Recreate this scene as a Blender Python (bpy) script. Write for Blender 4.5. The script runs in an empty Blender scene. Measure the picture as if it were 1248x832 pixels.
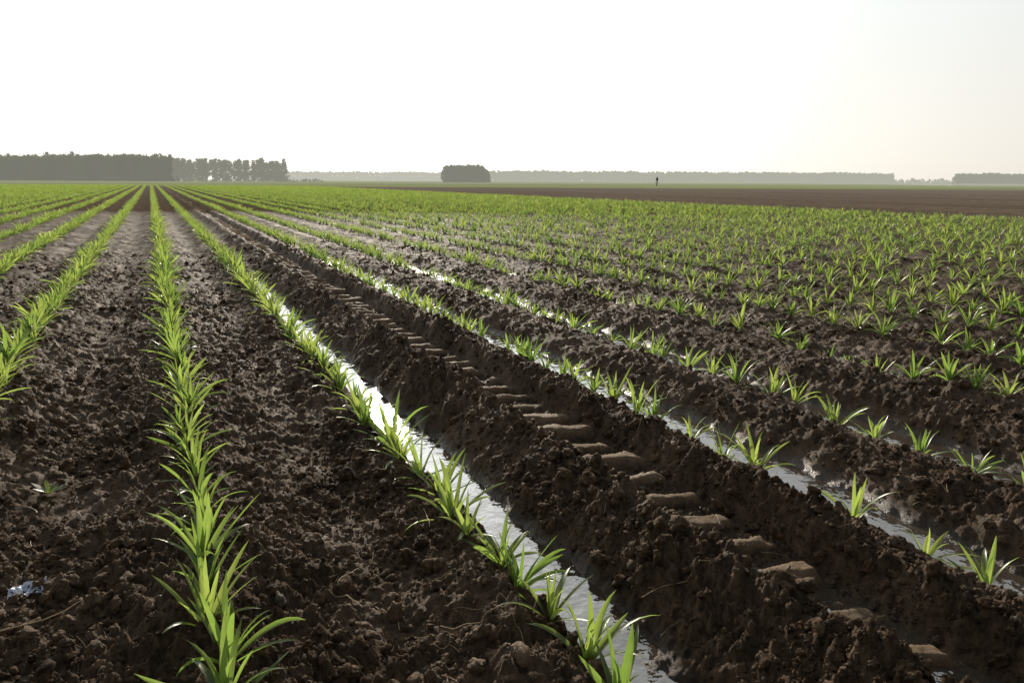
import bpy, math, numpy as np
from mathutils import Vector, Matrix
rng = np.random.default_rng(7)
scene = bpy.context.scene
H_CAM = 1.25
YAW = math.radians(25.6); PITCH = math.radians(12.25); ROLL = math.radians(0.28)
FX, FY = math.sin(YAW), math.cos(YAW)      # horizontal direction the field edge faces
SUN_AZ = math.radians(15.5); SUN_EL = math.radians(17.5)
WATER_Z = -0.06
FIELD_END = 140.0
BARE_X = 26.0

# ------------------------------------------------------------------ noise
def h2(ix, iy, seed):
    a = (ix.astype(np.int64) * 374761393 + iy.astype(np.int64) * 668265263 + seed * 974634777) & 0xFFFFFFFF
    a = ((a ^ (a >> 13)) * 1274126177) & 0xFFFFFFFF
    a = ((a ^ (a >> 16)) * 2246822519) & 0xFFFFFFFF
    a = a ^ (a >> 15)
    return (a & 0xFFFFFF) / float(0xFFFFFF)
def vn(x, y, seed=0):
    ix = np.floor(x); iy = np.floor(y)
    fx = x - ix; fy = y - iy
    fx = fx*fx*(3-2*fx); fy = fy*fy*(3-2*fy)
    a = h2(ix, iy, seed); b = h2(ix+1, iy, seed); c = h2(ix, iy+1, seed); d = h2(ix+1, iy+1, seed)
    return (a*(1-fx)+b*fx)*(1-fy) + (c*(1-fx)+d*fx)*fy
def fbm(x, y, seed=0, o=4):
    s = 0; amp = 1; t = 0
    for k in range(o):
        s = s + amp*(vn(x, y, seed+k*17)*2-1); t += amp
        x, y = x*1.91*0.8+y*1.91*0.6, -x*1.91*0.6+y*1.91*0.8
        amp *= 0.52
    return s/t
def lumps(x, y, cell, seed):
    wx = x + 0.33*cell*(vn(x/cell*2.3, y/cell*2.3, seed+1)*2-1) + 0.14*cell*(vn(x/cell*6, y/cell*6, seed+3)*2-1)
    wy = y + 0.33*cell*(vn(x/cell*2.3+9, y/cell*2.3, seed+2)*2-1) + 0.14*cell*(vn(x/cell*6+9, y/cell*6, seed+4)*2-1)
    gx = wx/cell; gy = wy/cell
    ix = np.floor(gx); iy = np.floor(gy)
    out = np.zeros_like(x)
    for i in (-1, 0, 1):
        for j in (-1, 0, 1):
            cx = ix+i; cy = iy+j
            px = cx + h2(cx, cy, seed); py = cy + h2(cx, cy, seed+5)
            r = 0.22 + 0.6*h2(cx, cy, seed+9)**1.7
            d2 = ((gx-px)**2 + (gy-py)**2)/(r*r)
            out = np.maximum(out, r*(0.55+0.6*h2(cx, cy, seed+11))*np.clip(1-d2, 0, 1)**0.55)
    return out

ROW = {'B': -0.90, 'A': 0.07, 'C': 0.93, 'D': 2.38, 'E': 3.27}
left_rows = [-0.90 - 0.97*k for k in range(1, 34)]
right_rows = [4.30 + 0.93*k for k in range(0, 24)]
def sstep(a, b, x):
    t = np.clip((x-a)/(b-a), 0, 1); return t*t*(3-2*t)

def ground(X, Y, attrs=False):
    r = np.sqrt(X*X+Y*Y)
    Xw = X + 0.035*fbm(Y*0.8, X*0.5, 3, 3) + 0.016*fbm(X*6, Y*6, 8, 3)
    g = lambda c, s: np.exp(-((Xw-c)/s)**2)
    z = 0.012*fbm(X*0.7, Y*0.7, 11, 3)
    rough = 0.92+0.5*fbm(X*1.3, Y*1.3, 21, 2)
    for c in (ROW['A'], ROW['B']):
        z = z + 0.035*g(c, 0.16)
    for c in (0.55, -0.42, -1.38):
        z = z - 0.028*g(c, 0.17)
        rough = rough - 0.28*g(c, 0.15)
    ph = (Xw - (-0.90))/0.97
    z = z + np.where(Xw < -1.3, 0.022*np.cos(2*np.pi*ph), 0)
    ph = (Xw - 4.30)/0.93
    z = z + np.where((Xw > 3.8) & (Xw < BARE_X), 0.028*np.cos(2*np.pi*ph), 0)
    z = z + 0.02*g(0.81, .10)
    berm = 0.105*g(1.475, 0.15) + 0.060*g(2.06, 0.12) + 0.040*g(2.92, 0.18) + 0.04*g(3.85, .2)
    z = z + berm*(1+0.4*fbm(X*2.2, Y*2.2, 31, 3))
    rough = rough + 0.5*g(1.45, 0.2) + 0.45*g(2.08, 0.16) + 0.1*g(2.9, .25)
    # drainage channels holding water
    ncl = 0.065*fbm(Y*2.6, X*1.5+4, 41, 4)
    wC = 0.128 + ncl
    mC = 1 - sstep(9.0, 13.0, Y + 1.5*fbm(Y*1.3, X*0+2, 44, 2))
    chC = np.exp(-np.abs((Xw-1.11)/np.maximum(wC, .05))**3)*mC
    mD = (0.92 + 0.75*fbm(Y*1.1, X*0+7, 45, 3)); mD = sstep(0.15, 0.5, mD)*(1-sstep(10, 15, Y))
    chD = np.exp(-np.abs((Xw-2.50)/(0.165+ncl*.8))**3)*mD
    mE = (0.80 + 0.9*fbm(Y*0.9, X*0+9, 46, 3)); mE = sstep(0.2, 0.5, mE)*(1-sstep(8, 14, Y))
    chE = np.exp(-np.abs((Xw-3.40)/(0.17+ncl*.8))**3)*mE
    mF = (0.55 + 0.9*fbm(Y*0.9, X*0+19, 47, 3)); mF = sstep(0.3, 0.5, mF)*(1-sstep(8, 13, Y))
    chF = np.exp(-np.abs((Xw-4.40)/0.14)**3)*mF
    ch = np.clip(chC+chD+chE+chF, 0, 1)
    rough = rough*(1-0.75*ch)*(1-0.45*np.clip(g(2.3, .12)+g(3.15, .15), 0, 1))
    # tyre rut with bar imprints
    rut = 1 - sstep(0.14, 0.25, np.abs(Xw-1.785))
    sx = (Xw-1.785)
    pq = (Y + 0.30*sx + 0.035*fbm(X*5, Y*5, 51, 4))/0.225
    p = pq % 1.0; pid = np.floor(pq)
    hh1 = h2(pid, pid*0, 77); hh2 = h2(pid, pid*0, 78); hh3 = h2(pid, pid*0, 79)
    lug = sstep(0.0, 0.08+0.08*hh3, p)*(1-sstep(0.26+0.14*hh2 + 0.5*sx*(hh1-.5), 0.54, p))
    lug = lug*(0.74+0.34*hh1)*(1.0+0.22*fbm(Y*11, X*14, 52, 4))
    broken = sstep(0.08, 0.26, vn(Y*2.1, X*9, 55))
    latm = 1 - sstep(0.115, 0.180, np.abs(sx + 0.05*(hh3-.5) + 0.05*fbm(Y*9, X*9, 53, 3)))
    lug = np.clip(lug*latm*broken, 0, 1.15)
    base = -0.070 - 0.020*(1-sstep(1.0, 3.0, Y)) + 0.016*fbm(Y*2.5, X*2.5, 54, 2)
    zr = base + 0.068*lug
    rough = rough*(1-0.80*rut*np.clip(lug*1.3, 0, 1))*(1-0.40*rut)
    rough = np.clip(rough, 0.08, 1.8)
    near = np.exp(-(r/22.0)**2); mid = np.exp(-(r/45.0)**2)
    L = mid*0.034*lumps(X, Y, 0.15, 61) + near*(0.042*lumps(X+3, Y, 0.066, 62) + 0.034*lumps(X, Y+2, 0.034, 63) + 0.020*lumps(X+1, Y+5, 0.018, 64))
    L = L + near*0.022*fbm(X*13, Y*13, 71, 5) + mid*0.018*fbm(X*4, Y*4, 72, 3)
    z = z*(1-rut) + zr*rut
    zdry = z + rough*L
    inwet = np.clip(ch + rut, 0, 1)
    zdry = np.where(inwet < 0.3, np.maximum(zdry, -0.042+0.006*fbm(X*20, Y*20, 5, 2)), zdry)
    z = zdry*(1-ch) + ch*(-0.096 + 0.048*fbm(X*7, Y*7, 81, 4) + 0.6*rough*L)
    z = z*np.where(r > 150, 0.3, 1.0)
    if attrs:
        return z, np.clip(rut*lug, 0, 1), np.clip(ch, 0, 1)
    return z

# ------------------------------------------------------------------ helpers
def new_mat(name):
    m = bpy.data.materials.new(name); m.use_nodes = True
    nt = m.node_tree; nt.nodes.clear()
    return m, nt, nt.nodes, nt.links
def mesh_np(name, V, F, mat=None, smooth=True):
    V = np.asarray(V, dtype=np.float32); F = np.asarray(F, dtype=np.int32)
    me = bpy.data.meshes.new(name)
    k = F.shape[1]
    me.vertices.add(len(V)); me.vertices.foreach_set('co', V.ravel())
    me.loops.add(F.size); me.loops.foreach_set('vertex_index', F.ravel())
    me.polygons.add(len(F))
    me.polygons.foreach_set('loop_start', np.arange(0, F.size, k, dtype=np.int32))
    me.polygons.foreach_set('use_smooth', np.full(len(F), smooth, dtype=bool))
    me.update(calc_edges=True)
    if mat: me.materials.append(mat)
    return me
def add_obj(name, me, link=True):
    o = bpy.data.objects.new(name, me)
    if link: scene.collection.objects.link(o)
    return o

def haze(nt, shader_out, fac_socket_or_val, col=(0.84, 0.81, 0.73), strength=0.78):  # paints aerial haze into a material by mixing in pale emission
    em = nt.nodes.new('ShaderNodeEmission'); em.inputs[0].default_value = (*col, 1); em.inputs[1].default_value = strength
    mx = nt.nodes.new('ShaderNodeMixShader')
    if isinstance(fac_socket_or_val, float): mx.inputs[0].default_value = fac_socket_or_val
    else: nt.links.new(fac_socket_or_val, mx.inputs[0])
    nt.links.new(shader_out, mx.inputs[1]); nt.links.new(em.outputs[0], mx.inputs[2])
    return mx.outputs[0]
def math_n(nt, op, a, b=None, c=None):
    n = nt.nodes.new('ShaderNodeMath'); n.operation = op
    for i, v in enumerate((a, b, c)):
        if v is None: continue
        if isinstance(v, (int, float)): n.inputs[i].default_value = v
        else: nt.links.new(v, n.inputs[i])
    return n.outputs[0]
def mixc(nt, f, a, b, mode='MIX'):
    n = nt.nodes.new('ShaderNodeMix'); n.data_type = 'RGBA'; n.blend_type = mode
    for s, v in ((n.inputs[0], f), (n.inputs[6], a), (n.inputs[7], b)):
        if isinstance(v, tuple): s.default_value = (*v, 1)
        elif isinstance(v, (int, float)): s.default_value = v
        else: nt.links.new(v, s)
    return n.outputs[2]
def noise(nt, vec, scale, detail=4, rough=0.55):
    n = nt.nodes.new('ShaderNodeTexNoise'); n.inputs['Scale'].default_value = scale
    n.inputs['Detail'].default_value = detail; n.inputs['Roughness'].default_value = rough
    if vec is not None: nt.links.new(vec, n.inputs['Vector'])
    return n.outputs[0]
def maprange(nt, v, a, b, c=0.0, d=1.0):
    n = nt.nodes.new('ShaderNodeMapRange'); nt.links.new(v, n.inputs[0])
    n.inputs[1].default_value = a; n.inputs[2].default_value = b; n.inputs[3].default_value = c; n.inputs[4].default_value = d
    return n.outputs[0]

# ------------------------------------------------------------------ soil material
def soil_material(name, is_clod=False):
    m, nt, N, Lk = new_mat(name)
    geo = N.new('ShaderNodeNewGeometry'); pos = geo.outputs['Position']
    sep = N.new('ShaderNodeSeparateXYZ'); Lk.new(pos, sep.inputs[0])
    n1 = noise(nt, pos, 2.2, 3); n2 = noise(nt, pos, 34, 6, 0.7)
    v = math_n(nt, 'ADD', math_n(nt, 'MULTIPLY', n1, 0.45), math_n(nt, 'MULTIPLY', n2, 0.7))
    f = maprange(nt, v, 0.42, 0.76)
    col = mixc(nt, f, (0.021, 0.0132, 0.0078), (0.215, 0.145, 0.090) if is_clod else (0.165, 0.108, 0.066))
    wet = maprange(nt, sep.outputs[2], WATER_Z+0.045, WATER_Z+0.004)
    wetn = math_n(nt, 'MULTIPLY', wet, maprange(nt, n1, 0.3, 0.6, 0.5, 1.0))
    if not is_clod:
        at = N.new('ShaderNodeAttribute'); at.attribute_name = 'lug'
        lf = math_n(nt, 'MULTIPLY', maprange(nt, at.outputs['Fac'], 0.25, 0.9), maprange(nt, n2, 0.3, 0.62, 0.35, 1.0))
        col = mixc(nt, lf, col, (0.26, 0.185, 0.115))
        at2 = N.new('ShaderNodeAttribute'); at2.attribute_name = 'chan'
        wetn = math_n(nt, 'MULTIPLY', wetn, maprange(nt, at2.outputs['Fac'], 0.0, 0.15, 0.12, 1.0))
    col = mixc(nt, wetn, col, mixc(nt, 0.6, col, (0.012, 0.008, 0.0055)))
    rough = math_n(nt, 'SUBTRACT', maprange(nt, n2, 0.3, 0.7, 0.55, 0.90), math_n(nt, 'MULTIPLY', wetn, 0.42))
    spec = math_n(nt, 'ADD', math_n(nt, 'MULTIPLY', wetn, 0.42), maprange(nt, n1, 0.45, 0.7, 0.06, 0.28))
    bp = N.new('ShaderNodeBump'); bp.inputs['Strength'].default_value = 1.0; bp.inputs['Distance'].default_value = 0.010
    Lk.new(noise(nt, pos, 85, 5, 0.75), bp.inputs['Height'])
    if not is_clod:
        dep = math_n(nt, 'ADD', math_n(nt, 'MULTIPLY', sep.outputs[0], FX), math_n(nt, 'MULTIPLY', sep.outputs[1], FY))
        nf = noise(nt, pos, 1.6, 4, 0.7)
        bare = maprange(nt, math_n(nt, 'ADD', sep.outputs[0], nf), BARE_X+0.3, BARE_X+1.2)
        st = N.new('ShaderNodeMapping'); st.inputs['Scale'].default_value = (0.5, 0.02, 1); Lk.new(pos, st.inputs['Vector'])
        nst = noise(nt, st.outputs[0], 1.0, 5, 0.6)
        bcol = mixc(nt, maprange(nt, nst, 0.38, 0.62), (0.090, 0.062, 0.042), (0.190, 0.138, 0.094))
        bcol = mixc(nt, maprange(nt, nf, 0.45, 0.60, 0, 0.6), bcol, (0.052, 0.036, 0.025))
        bcol = mixc(nt, maprange(nt, nst, 0.60, 0.70, 0, 0.4), bcol, (0.08, 0.10, 0.04))
        col = mixc(nt, bare, col, bcol)
        far = maprange(nt, dep, FIELD_END-0.5, FIELD_END+1.5)
        st2 = N.new('ShaderNodeMapping'); st2.inputs['Rotation'].default_value = (0, 0, YAW); st2.inputs['Scale'].default_value = (0.004, 0.05, 1); Lk.new(pos, st2.inputs['Vector'])
        ng = noise(nt, st2.outputs[0], 1.0, 4, 0.6)
        gcol = mixc(nt, maprange(nt, ng, 0.35, 0.65), (0.12, 0.17, 0.03), (0.25, 0.28, 0.08))
        col = mixc(nt, far, col, gcol)
        nofar = maprange(nt, dep, 7, 30, 1.0, 0.0)
        spec = math_n(nt, 'MULTIPLY', spec, nofar)
        rough = math_n(nt, 'MAXIMUM', rough, maprange(nt, dep, 10, 40, 0.0, 1.0))
        bp2 = N.new('ShaderNodeBump'); bp2.inputs['Distance'].default_value = 0.06
        Lk.new(maprange(nt, dep, 8, 26, 0.0, 0.9), bp2.inputs['Strength'])
        Lk.new(noise(nt, pos, 9, 4, 0.7), bp2.inputs['Height']); Lk.new(bp2.outputs[0], bp.inputs['Normal'])
    b = N.new('ShaderNodeBsdfPrincipled'); Lk.new(col, b.inputs['Base Color']); Lk.new(rough, b.inputs['Roughness'])
    Lk.new(spec, b.inputs['Specular IOR Level'])
    Lk.new(bp.outputs[0], b.inputs['Normal'])
    out = N.new('ShaderNodeOutputMaterial'); sh = b.outputs[0]
    if not is_clod:
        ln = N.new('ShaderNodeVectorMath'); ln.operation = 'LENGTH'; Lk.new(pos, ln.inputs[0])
        hz = math_n(nt, 'SUBTRACT', 1.0, math_n(nt, 'POWER', 2.718, math_n(nt, 'MULTIPLY', ln.outputs['Value'], -1/1000.0)))  # painted haze: soil glows paler with distance from the origin
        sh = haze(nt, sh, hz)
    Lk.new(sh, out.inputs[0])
    return m
soil = soil_material('soil'); clodm = soil_material('soil_clod', True)

# ------------------------------------------------------------------ ground sheet
az_dense = np.arange(math.radians(-20), math.radians(70), 0.0024)
az_rest = np.linspace(math.radians(70), math.radians(340), 180)[1:-1]
az = np.concatenate([az_dense, az_rest])
rs = [0.02, 0.3, 0.7]; r = 1.05
while r < 6500:
    rs.append(r)
    if r < 26: r += max(0.0054, 0.0038*r)
    elif r < 170: r *= 1.015
    else: r *= 1.12
rs = np.array(rs)
A, R_ = np.meshgrid(az, rs)
X = R_*np.sin(A); Y = R_*np.cos(A)
Z, LUG, CH = ground(X.ravel(), Y.ravel(), True)
V = np.stack([X.ravel(), Y.ravel(), Z], 1)
nA = len(az); nR = len(rs)
i = np.arange(nR-1)[:, None]*nA; j = np.arange(nA)[None, :]; j2 = (j+1) % nA
F = np.stack([i+j, i+nA+j, i+nA+j2, i+j2], -1).reshape(-1, 4)
F = F[:, ::-1]
gm = mesh_np('ground', V, F, soil)
for nm, arr in (('lug', LUG), ('chan', CH)):
    a = gm.attributes.new(nm, 'FLOAT', 'POINT'); a.data.foreach_set('value', arr.astype(np.float32))
gobj = add_obj('ground', gm)

# ------------------------------------------------------------------ water
m, nt, N, Lk = new_mat('muddy_water')
geo = N.new('ShaderNodeNewGeometry'); pos = geo.outputs['Position']
b = N.new('ShaderNodeBsdfPrincipled'); b.inputs['Base Color'].default_value = (0.060, 0.047, 0.036, 1)
b.inputs['Roughness'].default_value = 0.035; b.inputs['IOR'].default_value = 1.85; b.inputs['Specular IOR Level'].default_value = 1.0
bp = N.new('ShaderNodeBump'); bp.inputs['Strength'].default_value = 0.55; bp.inputs['Distance'].default_value = 0.009
Lk.new(noise(nt, pos, 12, 3, 0.5), bp.inputs['Height']); Lk.new(bp.outputs[0], b.inputs['Normal'])
out = N.new('ShaderNodeOutputMaterial'); Lk.new(b.outputs[0], out.inputs[0])
water_m = m
add_obj('puddle_water', mesh_np('puddle_water', [(0.8, -3, WATER_Z), (4.8, -3, WATER_Z), (4.8, 16, WATER_Z), (0.8, 16, WATER_Z)], [(0, 1, 2, 3)], m, False))

# ------------------------------------------------------------------ GN instancer
def instancer(name, pts, rot, scl, idx, coll):
    me = bpy.data.meshes.new(name); n = len(pts)
    me.vertices.add(n); me.vertices.foreach_set('co', np.asarray(pts, np.float32).ravel())
    a = me.attributes.new('rot', 'FLOAT_VECTOR', 'POINT'); a.data.foreach_set('vector', np.asarray(rot, np.float32).ravel())
    a = me.attributes.new('scl', 'FLOAT_VECTOR', 'POINT'); a.data.foreach_set('vector', np.asarray(scl, np.float32).ravel())
    a = me.attributes.new('idx', 'INT', 'POINT'); a.data.foreach_set('value', np.asarray(idx, np.int32))
    o = add_obj(name, me)
    ng = bpy.data.node_groups.new(name+'_scatter', 'GeometryNodeTree')
    ng.interface.new_socket('Geometry', in_out='INPUT', socket_type='NodeSocketGeometry')
    ng.interface.new_socket('Geometry', in_out='OUTPUT', socket_type='NodeSocketGeometry')
    gi = ng.nodes.new('NodeGroupInput'); go = ng.nodes.new('NodeGroupOutput')
    ip = ng.nodes.new('GeometryNodeInstanceOnPoints'); ci = ng.nodes.new('GeometryNodeCollectionInfo')
    ci.inputs['Collection'].default_value = coll; ci.inputs['Separate Children'].default_value = True; ci.inputs['Reset Children'].default_value = True
    ip.inputs['Pick Instance'].default_value = True
    def na(t, nm):
        x = ng.nodes.new('GeometryNodeInputNamedAttribute'); x.data_type = t; x.inputs['Name'].default_value = nm
        return [s for s in x.outputs if s.enabled][0]
    ng.links.new(gi.outputs[0], ip.inputs['Points']); ng.links.new(ci.outputs[0], ip.inputs['Instance'])
    ng.links.new(na('INT', 'idx'), ip.inputs['Instance Index'])
    ng.links.new(na('FLOAT_VECTOR', 'rot'), ip.inputs['Rotation']); ng.links.new(na('FLOAT_VECTOR', 'scl'), ip.inputs['Scale'])
    ng.links.new(ip.outputs[0], go.inputs[0])
    md = o.modifiers.new('scatter', 'NODES'); md.node_group = ng
    return o
def coll_of(name, meshes):
    c = bpy.data.collections.new(name)
    for k, me in enumerate(meshes):
        c.objects.link(bpy.data.objects.new('%s_%02d' % (name, k), me))
    return c

# ------------------------------------------------------------------ crop seedling
def leaf_mat(name, c1, c2, t1, t2, trans=0.5):
    m, nt, N, Lk = new_mat(name)
    oi = N.new('ShaderNodeObjectInfo'); geo = N.new('ShaderNodeNewGeometry')
    at = N.new('ShaderNodeAttribute'); at.attribute_name = 'tip'
    n = noise(nt, geo.outputs['Position'], 30, 2)
    f = maprange(nt, math_n(nt, 'ADD', math_n(nt, 'MULTIPLY', oi.outputs['Random'], 0.6), math_n(nt, 'MULTIPLY', n, 0.6)), 0.2, 0.95)
    dc = mixc(nt, f, c1, c2); tc = mixc(nt, f, t1, t2)
    tipf = maprange(nt, at.outputs['Fac'], 0.86, 1.0, 0, 0.6)
    dc = mixc(nt, tipf, dc, (0.22, 0.19, 0.05)); 
    b = N.new('ShaderNodeBsdfPrincipled'); Lk.new(dc, b.inputs['Base Color']); b.inputs['Roughness'].default_value = 0.34
    b.inputs['Specular IOR Level'].default_value = 0.6
    t = N.new('ShaderNodeBsdfTranslucent'); Lk.new(tc, t.inputs[0])
    mx = N.new('ShaderNodeMixShader'); mx.inputs[0].default_value = trans
    Lk.new(b.outputs[0], mx.inputs[1]); Lk.new(t.outputs[0], mx.inputs[2])
    out = N.new('ShaderNodeOutputMaterial'); Lk.new(mx.outputs[0], out.inputs[0])
    return m
leafm = leaf_mat('leaf', (0.060, 0.110, 0.028), (0.10, 0.15, 0.045), (0.24, 0.40, 0.065), (0.50, 0.61, 0.13), 0.52)

def seedling(seed, nleaf, L0):
    g = np.random.default_rng(seed); V = []; F = []; T = []
    az0 = g.uniform(0, 6.28)
    for k in range(nleaf):
        u = k/max(1, nleaf-1)
        a = az0 + k*2.4 + g.normal(0, 0.35)
        L = L0*(0.62 + 0.5*math.sin(math.pi*(0.25+0.6*u)))*g.uniform(0.7, 1.12)
        w = g.uniform(0.0080, 0.0130)*(L/0.2)**0.5
        el = math.radians(32 + 52*u + g.normal(0, 9))
        bend = math.radians(g.uniform(8, 65))*(1.15-0.6*u)
        twist = g.normal(0, 0.6); sidec = g.normal(0, 0.3)
        n = 8; p = np.array([0.006*math.cos(a), 0.006*math.sin(a), -0.01+0.012*u]); base = len(V)
        for s in range(n+1):
            t = s/n
            e = el - bend*t*t
            aa = a + sidec*t*t
            d = np.array([math.cos(e)*math.cos(aa), math.cos(e)*math.sin(aa), math.sin(e)])
            if s: p = p + d*L/n
            side = np.array([-math.sin(aa), math.cos(aa), 0]); nrm = np.cross(d, side)
            if nrm[2] < 0: nrm = -nrm
            tw = twist*t
            sd = side*math.cos(tw) + nrm*math.sin(tw); nn = nrm*math.cos(tw) - side*math.sin(tw)
            prof = min(1, 0.5+2.2*t)*(1-t**2.6)**0.8
            ww = w*max(prof, 0.02)
            V += [p - sd*ww + nn*ww*0.45, p, p + sd*ww + nn*ww*0.45]; T += [t, t, t]
            if s:
                q = base+3*(s-1)
                F += [(q, q+1, q+4, q+3), (q+1, q+2, q+5, q+4)]
    me = mesh_np('crop_seedling', V, F, leafm)
    at = me.attributes.new('tip', 'FLOAT', 'POINT'); at.data.foreach_set('value', np.array(T, np.float32))
    return me
variants = [seedling(100+k, int(rng.integers(9, 15)), rng.uniform(0.19, 0.225)) for k in range(16)]
crop_c = coll_of('crop_seedling', variants)
P = []
def plant_row(x0, sp, dens=1.0, rowname=''):
    y = -2.5 + rng.uniform(0, sp)
    while True:
        if FX*x0 + FY*y > FIELD_END-1: break
        y += sp*rng.uniform(0.74, 1.26)
        if rng.random() > dens: continue
        P.append((x0 + rng.normal(0, 0.018), y))
plant_row(ROW['A'], 0.18, 0.99); plant_row(ROW['B'], 0.17, 0.98); plant_row(ROW['C'], 0.21, 0.98)
plant_row(ROW['D'], 0.245, 0.97); plant_row(ROW['E'], 0.24, 0.96)
for x in left_rows: plant_row(x, 0.19, 0.97)
for x in right_rows: plant_row(x, 0.235, 0.94)
P = np.array(P); P[:, 0] += -0.035*fbm(P[:, 1]*0.8, P[:, 0]*0.5, 3, 3)
P = P[(P[:, 1] > -2) & (P[:, 0]**2+P[:, 1]**2 > 1.15**2)]
pz = ground(P[:, 0], P[:, 1]); pz = np.maximum(pz, WATER_Z-0.02)
sc = np.clip(rng.normal(1.0, 0.13, len(P)), 0.5, 1.25)*(1+0.16*fbm(P[:, 0]*0.4, P[:, 1]*0.25, 90, 2))
sc = sc*np.where(P[:, 0] > 2, 0.94, 1.03)
rot = np.stack([rng.normal(0, 0.10, len(P)), rng.normal(0, 0.10, len(P)), rng.uniform(0, 6.28, len(P))], 1)
scl = np.stack([sc, sc, sc*rng.uniform(0.85, 1.15, len(P))], 1)
instancer('crop_rows', np.column_stack([P, pz]), rot, scl, rng.integers(0, len(variants), len(P)), crop_c)

# ------------------------------------------------------------------ clods
import bmesh
def clod(seed):
    bm = bmesh.new(); bmesh.ops.create_icosphere(bm, subdivisions=3, radius=1.0)
    g = np.random.default_rng(seed)
    from mathutils import noise as mn
    off = Vector(g.uniform(-50, 50, 3)); st = g.uniform(0.6, 1.35, 3)
    for v in bm.verts:
        c = v.co.copy()
        d = 0.42*mn.noise(c*1.2+off) + 0.34*mn.noise(c*2.9+off) + 0.20*mn.noise(c*6.5+off)
        v.co = Vector((c.x*st[0], c.y*st[1], c.z*st[2]*0.75))*(1+d)
    me = bpy.data.meshes.new('soil_clod'); bm.to_mesh(me); bm.free()
    for p in me.polygons: p.use_smooth = (p.index % 3 != 0)
    me.materials.append(clodm); return me
clods = coll_of('soil_clod', [clod(k) for k in range(10)])
n = 100000
rr = 1.2*np.exp(rng.uniform(0, math.log(14/1.2), n)); aa = rng.uniform(math.radians(-14), math.radians(66), n)
cx = rr*np.sin(aa); cy = rr*np.cos(aa)
cz, cl, cc = ground(cx, cy, True)
keep = (cl < 0.25) & (cc < 0.45) & (cz > WATER_Z+0.004)
dens = np.clip(0.5 + 1.0*fbm(cx*2.5, cy*2.5, 123, 2) + 0.4*np.exp(-((cx-1.45)/.2)**2) + 0.4*np.exp(-((cx-2.1)/.2)**2), 0.18, 1)
keep &= rng.random(n) < dens
cx, cy, cz = cx[keep], cy[keep], cz[keep]; n = len(cx)
s = 0.0036*(rng.random(n)+1e-4)**(-0.46); s = np.clip(s*(0.8+0.07*np.hypot(cx, cy)), 0.0028, 0.028)
instancer('soil_clods', np.column_stack([cx, cy, cz+s*0.2]), rng.uniform(0, 6.28, (n, 3)), np.repeat(s[:, None], 3, 1), rng.integers(0, 10, n), clods)
print('clods', n)

# ------------------------------------------------------------------ debris: straw, pebbles
def simple_mat(name, c, rough=0.7, c2=None, sc=20):
    m, nt, N, Lk = new_mat(name)
    geo = N.new('ShaderNodeNewGeometry'); c2 = c2 or tuple(x*0.6 for x in c)
    col = mixc(nt, maprange(nt, noise(nt, geo.outputs['Position'], sc, 4), 0.35, 0.65), c, c2)
    b = N.new('ShaderNodeBsdfPrincipled'); Lk.new(col, b.inputs['Base Color']); b.inputs['Roughness'].default_value = rough
    out = N.new('ShaderNodeOutputMaterial'); Lk.new(b.outputs[0], out.inputs[0]); return m
strawm = simple_mat('dry_straw', (0.52, 0.39, 0.23), 0.6, (0.24, 0.16, 0.085), 8)
def tube(V, F, pts, rad):
    base = len(V); k = 5; n = len(pts)
    for q in range(n):
        p = np.array(pts[q]); d = np.array(pts[min(q+1, n-1)])-np.array(pts[max(q-1, 0)]); d = d/(np.linalg.norm(d)+1e-9)
        s = np.cross(d, [0.0, 0.1, 1]); s /= np.linalg.norm(s); u = np.cross(s, d)
        rr_ = rad[q] if hasattr(rad, '__len__') else rad
        for a in range(k):
            t = a*2*math.pi/k; V.append(p + rr_*(s*math.cos(t)+u*math.sin(t)))
        if q:
            for a in range(k):
                F.append((base+(q-1)*k+a, base+(q-1)*k+(a+1) % k, base+q*k+(a+1) % k, base+q*k+a))
V = []; F = []
def straw(x, y, L, a, curve, rad, lift=0.006):
    n = 7; xs = []; p = np.array([x, y], float)
    for q in range(n):
        xs.append(p.copy()); p = p + L/(n-1)*np.array([math.cos(a), math.sin(a)]); a += curve/n
    xs = np.array(xs); z = ground(xs[:, 0], xs[:, 1]); z = 0.5*z + 0.5*z.mean() + lift
    z = np.maximum(z, ground(xs[:, 0], xs[:, 1])+rad)
    tube(V, F, np.column_stack([xs, z]), rad*np.linspace(1, 0.5, n))
for k in range(480):
    rr_ = 1.4*math.exp(rng.uniform(0, 2.0)); a_ = rng.uniform(math.radians(-12), math.radians(68))
    straw(rr_*math.sin(a_), rr_*math.cos(a_), 0.02+0.05*rng.random()**2*2, rng.uniform(0, 6.28), rng.normal(0, 0.8), rng.uniform(0.0006, 0.0016))
straw(-0.55, 2.28, 0.33, 0.12, 0.6, 0.0028, 0.022); straw(-0.50, 3.12, 0.09, 1.6, 1.2, 0.0024, 0.022)
straw(0.40, 2.1, 0.16, 0.9, -0.5, 0.0018, 0.012); straw(0.62, 1.75, 0.22, -0.4, 0.4, 0.0016, 0.012)
straw(0.80, 2.35, 0.2, 1.3, 0.4, 0.0016, 0.012); straw(0.46, 1.98, 0.13, 2.0, 0.7, 0.002, 0.012)
straw(1.40, 1.55, 0.2, 2.4, 0.5, 0.0015, 0.012); straw(-0.2, 2.9, 0.2, 0.3, 0.9, 0.0013, 0.01)
add_obj('straw_debris', mesh_np('straw_debris', V, F, strawm))

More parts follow.
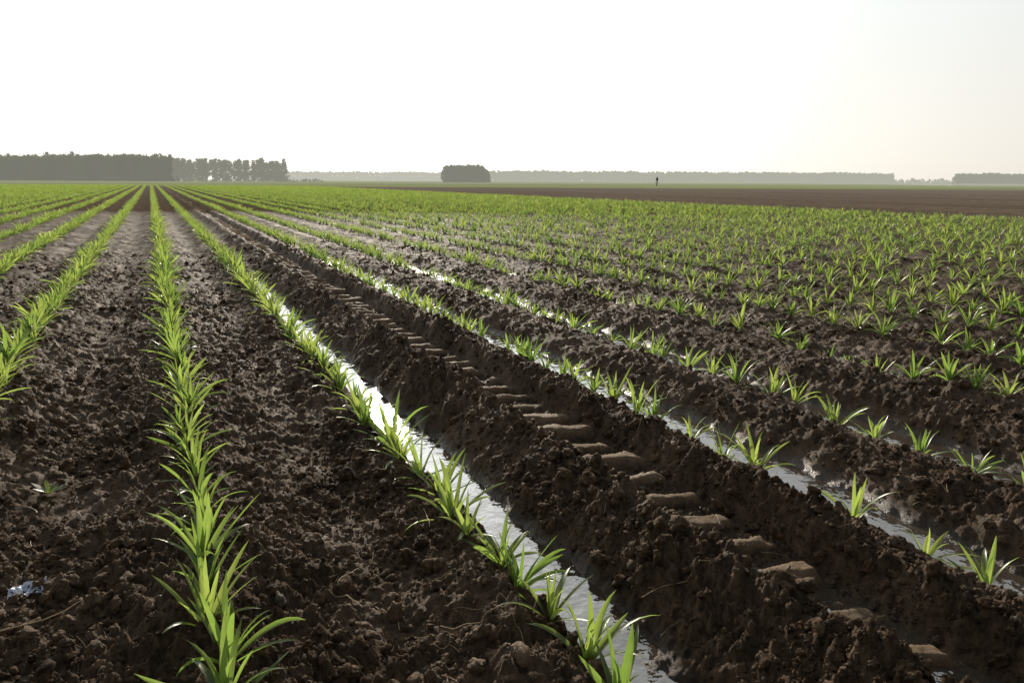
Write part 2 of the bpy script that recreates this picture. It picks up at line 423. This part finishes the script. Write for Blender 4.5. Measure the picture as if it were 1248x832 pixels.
pebm = simple_mat('pebble', (0.26, 0.22, 0.175), 0.75, (0.12, 0.10, 0.08), 60)
pm = [clod(50+k) for k in range(4)]
for q in pm:
    q.materials.clear(); q.materials.append(pebm)
    for p_ in q.polygons: p_.use_smooth = True
pc = coll_of('pebble', pm); n = 240
rr = 1.3*np.exp(rng.uniform(0, 2.2, n)); aa = rng.uniform(math.radians(-15), math.radians(70), n)
px = rr*np.sin(aa); py = rr*np.cos(aa); s = 0.003*(rng.random(n)+0.01)**(-0.35)
px = np.append(px, [0.235, 1.54, 0.3, -0.35]); py = np.append(py, [2.05, 1.28, 3.2, 3.0]); s = np.append(s, [0.026, 0.018, 0.014, 0.012])
pz = ground(px, py); n = len(px)
instancer('pebbles', np.column_stack([px, py, pz+s*0.4]), rng.uniform(0, 6.28, (n, 3)), np.stack([s, s, s*0.6], 1), rng.integers(0, 4, n), pc)

# crumpled plastic scrap, resting on the clods
g = np.random.default_rng(5); n = 14; V = []; F = []
for a in range(n):
    for b_ in range(n):
        u = a/(n-1)-.5; v = b_/(n-1)-.5
        V.append((-0.46+u*0.095+g.normal(0, .002), 2.55+v*0.07+g.normal(0, .002), 0))
V = np.array(V); gz = ground(V[:, 0], V[:, 1])
V[:, 2] = 0.35*gz + 0.65*np.percentile(gz, 90) + 0.012 + 0.018*fbm(V[:, 0]*60, V[:, 1]*60, 9, 3) + g.normal(0, .002, len(V))
V[:, 2] = np.maximum(V[:, 2], gz+0.004)
for a in range(n-1):
    for b_ in range(n-1):
        if g.random() < 0.1: continue
        F.append((a*n+b_, (a+1)*n+b_, (a+1)*n+b_+1, a*n+b_+1))
add_obj('plastic_scrap', mesh_np('plastic_scrap', V, F, simple_mat('plastic_film', (0.78, 0.80, 0.83), 0.25, (0.30, 0.38, 0.55), 90), False))
# small broadleaf weed
V = []; F = []; z0 = float(ground(np.array([-0.477]), np.array([3.31]))[0])+0.02
for k in range(12):
    a = k*2.4; L = g.uniform(0.045, 0.07)
    c = np.array([-0.477, 3.31, z0+0.004]); d = np.array([math.cos(a), math.sin(a), g.uniform(.4, 1.0)]); s_ = np.array([-math.sin(a), math.cos(a), 0])
    bs = len(V)
    for t, w in ((0, .002), (.35, .008), (.7, .009), (1, .001)):
        p = c + d*L*t - np.array([0, 0, 0.012*t*t]); V += [p-s_*w, p+s_*w]
    F += [(bs+2*q, bs+2*q+1, bs+2*q+3, bs+2*q+2) for q in range(3)]
add_obj('weed', mesh_np('weed', V, F, leafm))

# ------------------------------------------------------------------ trees
def foliage_mat(name, hz):  # hz: fixed share of haze glow painted into the leaves
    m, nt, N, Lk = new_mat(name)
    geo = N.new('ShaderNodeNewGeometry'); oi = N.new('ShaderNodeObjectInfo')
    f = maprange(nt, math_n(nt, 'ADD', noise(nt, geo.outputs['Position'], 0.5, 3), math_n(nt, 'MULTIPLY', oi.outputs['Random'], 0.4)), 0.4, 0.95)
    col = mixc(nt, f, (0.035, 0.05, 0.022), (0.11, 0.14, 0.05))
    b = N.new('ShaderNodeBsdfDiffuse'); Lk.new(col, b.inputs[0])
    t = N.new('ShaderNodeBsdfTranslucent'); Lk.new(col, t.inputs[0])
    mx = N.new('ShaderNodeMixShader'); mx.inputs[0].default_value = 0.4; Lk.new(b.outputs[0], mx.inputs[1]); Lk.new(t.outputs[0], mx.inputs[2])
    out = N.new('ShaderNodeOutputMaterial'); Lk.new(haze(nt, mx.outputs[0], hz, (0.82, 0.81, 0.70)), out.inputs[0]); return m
def bark_mat(name, hz):  # bark carries the same painted haze emission as its foliage
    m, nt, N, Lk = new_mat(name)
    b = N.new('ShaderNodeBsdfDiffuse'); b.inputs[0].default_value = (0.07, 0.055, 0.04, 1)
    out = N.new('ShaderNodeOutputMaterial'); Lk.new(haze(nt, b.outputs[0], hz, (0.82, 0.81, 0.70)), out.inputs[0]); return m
def tree(seed, H, cb, wr, nclump, nleaf, lm, bk, conic=0.0, ls=0.5):
    g = np.random.default_rng(seed); V = []; F = []
    tp = [(g.normal(0, .12)*q, g.normal(0, .12)*q, H*0.95*q/5) for q in range(6)]
    tube(V, F, tp, [0.02*H*(1-0.85*q/5) for q in range(6)])
    cents = []
    for k in range(nclump):
        hz_ = g.uniform(cb, 0.97); t = (hz_-cb)/(1-cb)
        rad = wr*H*(math.sin(math.pi*min(1, 0.18+0.82*t))**0.7*(1-conic) + conic*(1.05-t))*g.uniform(0.35, 1.0)
        a = g.uniform(0, 6.28); c = np.array([rad*math.cos(a), rad*math.sin(a), hz_*H]); cents.append(c)
        if k % 2 == 0:
            z0 = max(0.1*H, c[2]-rad*0.7)
            tube(V, F, [(0, 0, z0), tuple(c*[.5, .5, 0]+[0, 0, z0*.6+c[2]*.4]), tuple(c)], [0.006*H, 0.004*H, 0.001*H])
    nb = len(F); 
    for c in cents:
        cr = g.uniform(0.05, 0.1)*H
        for q in range(nleaf):
            p = c + g.normal(0, 0.5, 3)*cr*[1, 1, .75]
            a = g.normal(0, 1, 3); a /= np.linalg.norm(a); b_ = np.cross(a, g.normal(0, 1, 3)); b_ /= np.linalg.norm(b_)
            s_ = ls*g.uniform(0.5, 1.2); bs = len(V)
            V += [p-a*s_, p-b_*s_*.6, p+a*s_, p+b_*s_*.6]; F.append((bs, bs+1, bs+2, bs+3))
    me = mesh_np('tree', V, F, None, False); me.materials.append(bk); me.materials.append(lm)
    mi = np.ones(len(me.polygons), np.int32); mi[:nb] = 0; me.polygons.foreach_set('material_index', mi)
    return me
def world(dep, lat):
    return FX*dep + FY*lat, FY*dep - FX*lat
def forest(name, hz, deps, lats, H, spacing, cb, wr, conic, rows, seed, dome=False, nclump=26, nleaf=30, ls=0.45, hvar=0.10):
    g = np.random.default_rng(seed); lm = foliage_mat(name+'_foliage', hz); bk = bark_mat(name+'_bark', hz)
    c = coll_of(name+'_tree', [tree(seed*10+k, H, cb, wr, nclump, nleaf, lm, bk, conic, ls) for k in range(5)])
    pts = []; scl = []
    for r_ in range(rows):
        lat = lats[0]
        while lat < lats[1]:
            lat += spacing*g.uniform(0.6, 1.4)
            u = (lat-lats[0])/(lats[1]-lats[0])
            d = deps[0]+(deps[1]-deps[0])*u + r_*spacing*1.1 + g.normal(0, .5)
            x, y = world(d, lat); s_ = g.normal(1, hvar)*(1+0.03*math.sin(lat*0.05)+0.02*math.sin(lat*0.17+1))
            if dome: s_ *= 0.80+0.20*(1-abs(2*u-1)**6)
            pts.append((x, y, -0.2)); scl.append((s_*g.uniform(.9, 1.15), s_*g.uniform(.9, 1.15), s_))
    n = len(pts)
    rot = np.zeros((n, 3)); rot[:, 2] = g.uniform(0, 6.28, n)
    instancer(name, pts, rot, scl, g.integers(0, 5, n), c)
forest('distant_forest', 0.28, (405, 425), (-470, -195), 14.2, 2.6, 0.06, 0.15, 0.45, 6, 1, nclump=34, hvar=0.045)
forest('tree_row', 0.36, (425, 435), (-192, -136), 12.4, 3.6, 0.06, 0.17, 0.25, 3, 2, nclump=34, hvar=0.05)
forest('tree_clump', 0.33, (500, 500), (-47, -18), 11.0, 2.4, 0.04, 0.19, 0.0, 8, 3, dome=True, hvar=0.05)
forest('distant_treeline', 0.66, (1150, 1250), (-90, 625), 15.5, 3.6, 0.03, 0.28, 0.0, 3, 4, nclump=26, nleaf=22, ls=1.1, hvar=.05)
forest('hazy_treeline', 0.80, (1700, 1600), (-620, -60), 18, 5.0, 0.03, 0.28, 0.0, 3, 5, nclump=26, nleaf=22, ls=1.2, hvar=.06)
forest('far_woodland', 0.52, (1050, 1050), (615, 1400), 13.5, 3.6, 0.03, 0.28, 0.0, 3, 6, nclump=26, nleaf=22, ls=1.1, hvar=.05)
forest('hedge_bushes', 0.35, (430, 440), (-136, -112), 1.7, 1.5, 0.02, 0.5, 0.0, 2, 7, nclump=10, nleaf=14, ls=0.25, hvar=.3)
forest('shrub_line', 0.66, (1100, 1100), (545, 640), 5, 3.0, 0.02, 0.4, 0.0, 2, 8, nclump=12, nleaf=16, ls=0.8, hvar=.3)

# distant water & post
def quad_strip(name, d0, d1, l0, l1, z, mat):
    v = [(*world(d0, l0), z), (*world(d0, l1), z), (*world(d1, l1*1.05), z), (*world(d1, l0*1.05), z)]
    add_obj(name, mesh_np(name, v, [(0, 1, 2, 3)], mat, False))
quad_strip('distant_pond', 330, 430, 200, 600, 0.06, water_m)
V = []; F = []
x0, y0 = world(210, 40)
tube(V, F, [(x0, y0, -0.1), (x0, y0, 1.2), (x0, y0, 2.5)], [0.14, 0.12, 0.11])
tube(V, F, [(x0, y0, 1.35), (x0, y0, 1.4), (x0, y0, 2.2), (x0, y0, 2.3)], [0.1, 0.32, 0.32, 0.1])
tube(V, F, [(x0-.5, y0+.2, 0.9), (x0+.5, y0-.2, 0.9)], 0.07)
add_obj('marker_post', mesh_np('marker_post', V, F, simple_mat('weathered_wood', (0.12, 0.11, 0.10))))

# ------------------------------------------------------------------ light, sky
S = Vector((math.sin(SUN_AZ)*math.cos(SUN_EL), math.cos(SUN_AZ)*math.cos(SUN_EL), math.sin(SUN_EL)))
ld = bpy.data.lights.new('sun', 'SUN'); ld.energy = 5.0; ld.angle = math.radians(0.6); ld.color = (1.0, 0.90, 0.75)
lo = bpy.data.objects.new('sun', ld); scene.collection.objects.link(lo); lo.rotation_euler = S.to_track_quat('Z', 'Y').to_euler(); lo.location = (0, 0, 30)
w = bpy.data.worlds.new('World'); scene.world = w; w.use_nodes = True
nt = w.node_tree; nt.nodes.clear()
sky = nt.nodes.new('ShaderNodeTexSky'); sky.sky_type = 'NISHITA'; sky.sun_disc = False
sky.sun_elevation = SUN_EL; sky.sun_rotation = SUN_AZ; sky.air_density = 1.0; sky.dust_density = 2.0; sky.ozone_density = 1.0
hs = nt.nodes.new('ShaderNodeHueSaturation'); hs.inputs['Saturation'].default_value = 0.28; nt.links.new(sky.outputs[0], hs.inputs['Color'])
# haze layer: pale near the horizon, dimmer overhead and away from the sun (forward scattering)
tc = nt.nodes.new('ShaderNodeTexCoord'); sp = nt.nodes.new('ShaderNodeSeparateXYZ'); nt.links.new(tc.outputs['Generated'], sp.inputs[0])
dt = nt.nodes.new('ShaderNodeVectorMath'); dt.operation = 'DOT_PRODUCT'; nt.links.new(tc.outputs['Generated'], dt.inputs[0]); dt.inputs[1].default_value = S
hzf = maprange(nt, sp.outputs[2], 0.25, 0.85, 0.90, 0.30)
hc = mixc(nt, maprange(nt, sp.outputs[2], 0.0, 0.24), (8.1, 7.6, 6.75), (7.4, 7.8, 7.75))
fwd = maprange(nt, dt.outputs['Value'], -0.3, 0.78, 0.20, 1.0)
au = math_n(nt, 'MULTIPLY', math_n(nt, 'POWER', math_n(nt, 'MAXIMUM', dt.outputs['Value'], 0.0), 18.0), 2.2)
fs = math_n(nt, 'ADD', fwd, au)
vm = nt.nodes.new('ShaderNodeVectorMath'); vm.operation = 'SCALE'; nt.links.new(hc, vm.inputs[0]); nt.links.new(fs, vm.inputs['Scale'])
mixed = mixc(nt, hzf, hs.outputs[0], vm.outputs[0])
bg = nt.nodes.new('ShaderNodeBackground'); bg.inputs[1].default_value = 0.12
wo = nt.nodes.new('ShaderNodeOutputWorld'); nt.links.new(mixed, bg.inputs[0]); nt.links.new(bg.outputs[0], wo.inputs[0])

# ------------------------------------------------------------------ camera
Fv = Vector((FX*math.cos(PITCH), FY*math.cos(PITCH), -math.sin(PITCH)))
Rv = Vector((FY, -FX, 0)); Uv = Rv.cross(Fv)
R2 = Rv*math.cos(ROLL)+Uv*math.sin(ROLL); U2 = R2.cross(Fv)
M = Matrix((( R2.x, U2.x, -Fv.x, 0), (R2.y, U2.y, -Fv.y, 0), (R2.z, U2.z, -Fv.z, H_CAM), (0, 0, 0, 1)))
cd = bpy.data.cameras.new('camera'); cd.lens = 26; cd.sensor_width = 36; cd.clip_start = 0.05; cd.clip_end = 10000
co = bpy.data.objects.new('camera', cd); scene.collection.objects.link(co); co.matrix_world = M
scene.camera = co
scene.view_settings.view_transform = 'Standard'; scene.view_settings.look = 'None'; scene.view_settings.exposure = 0
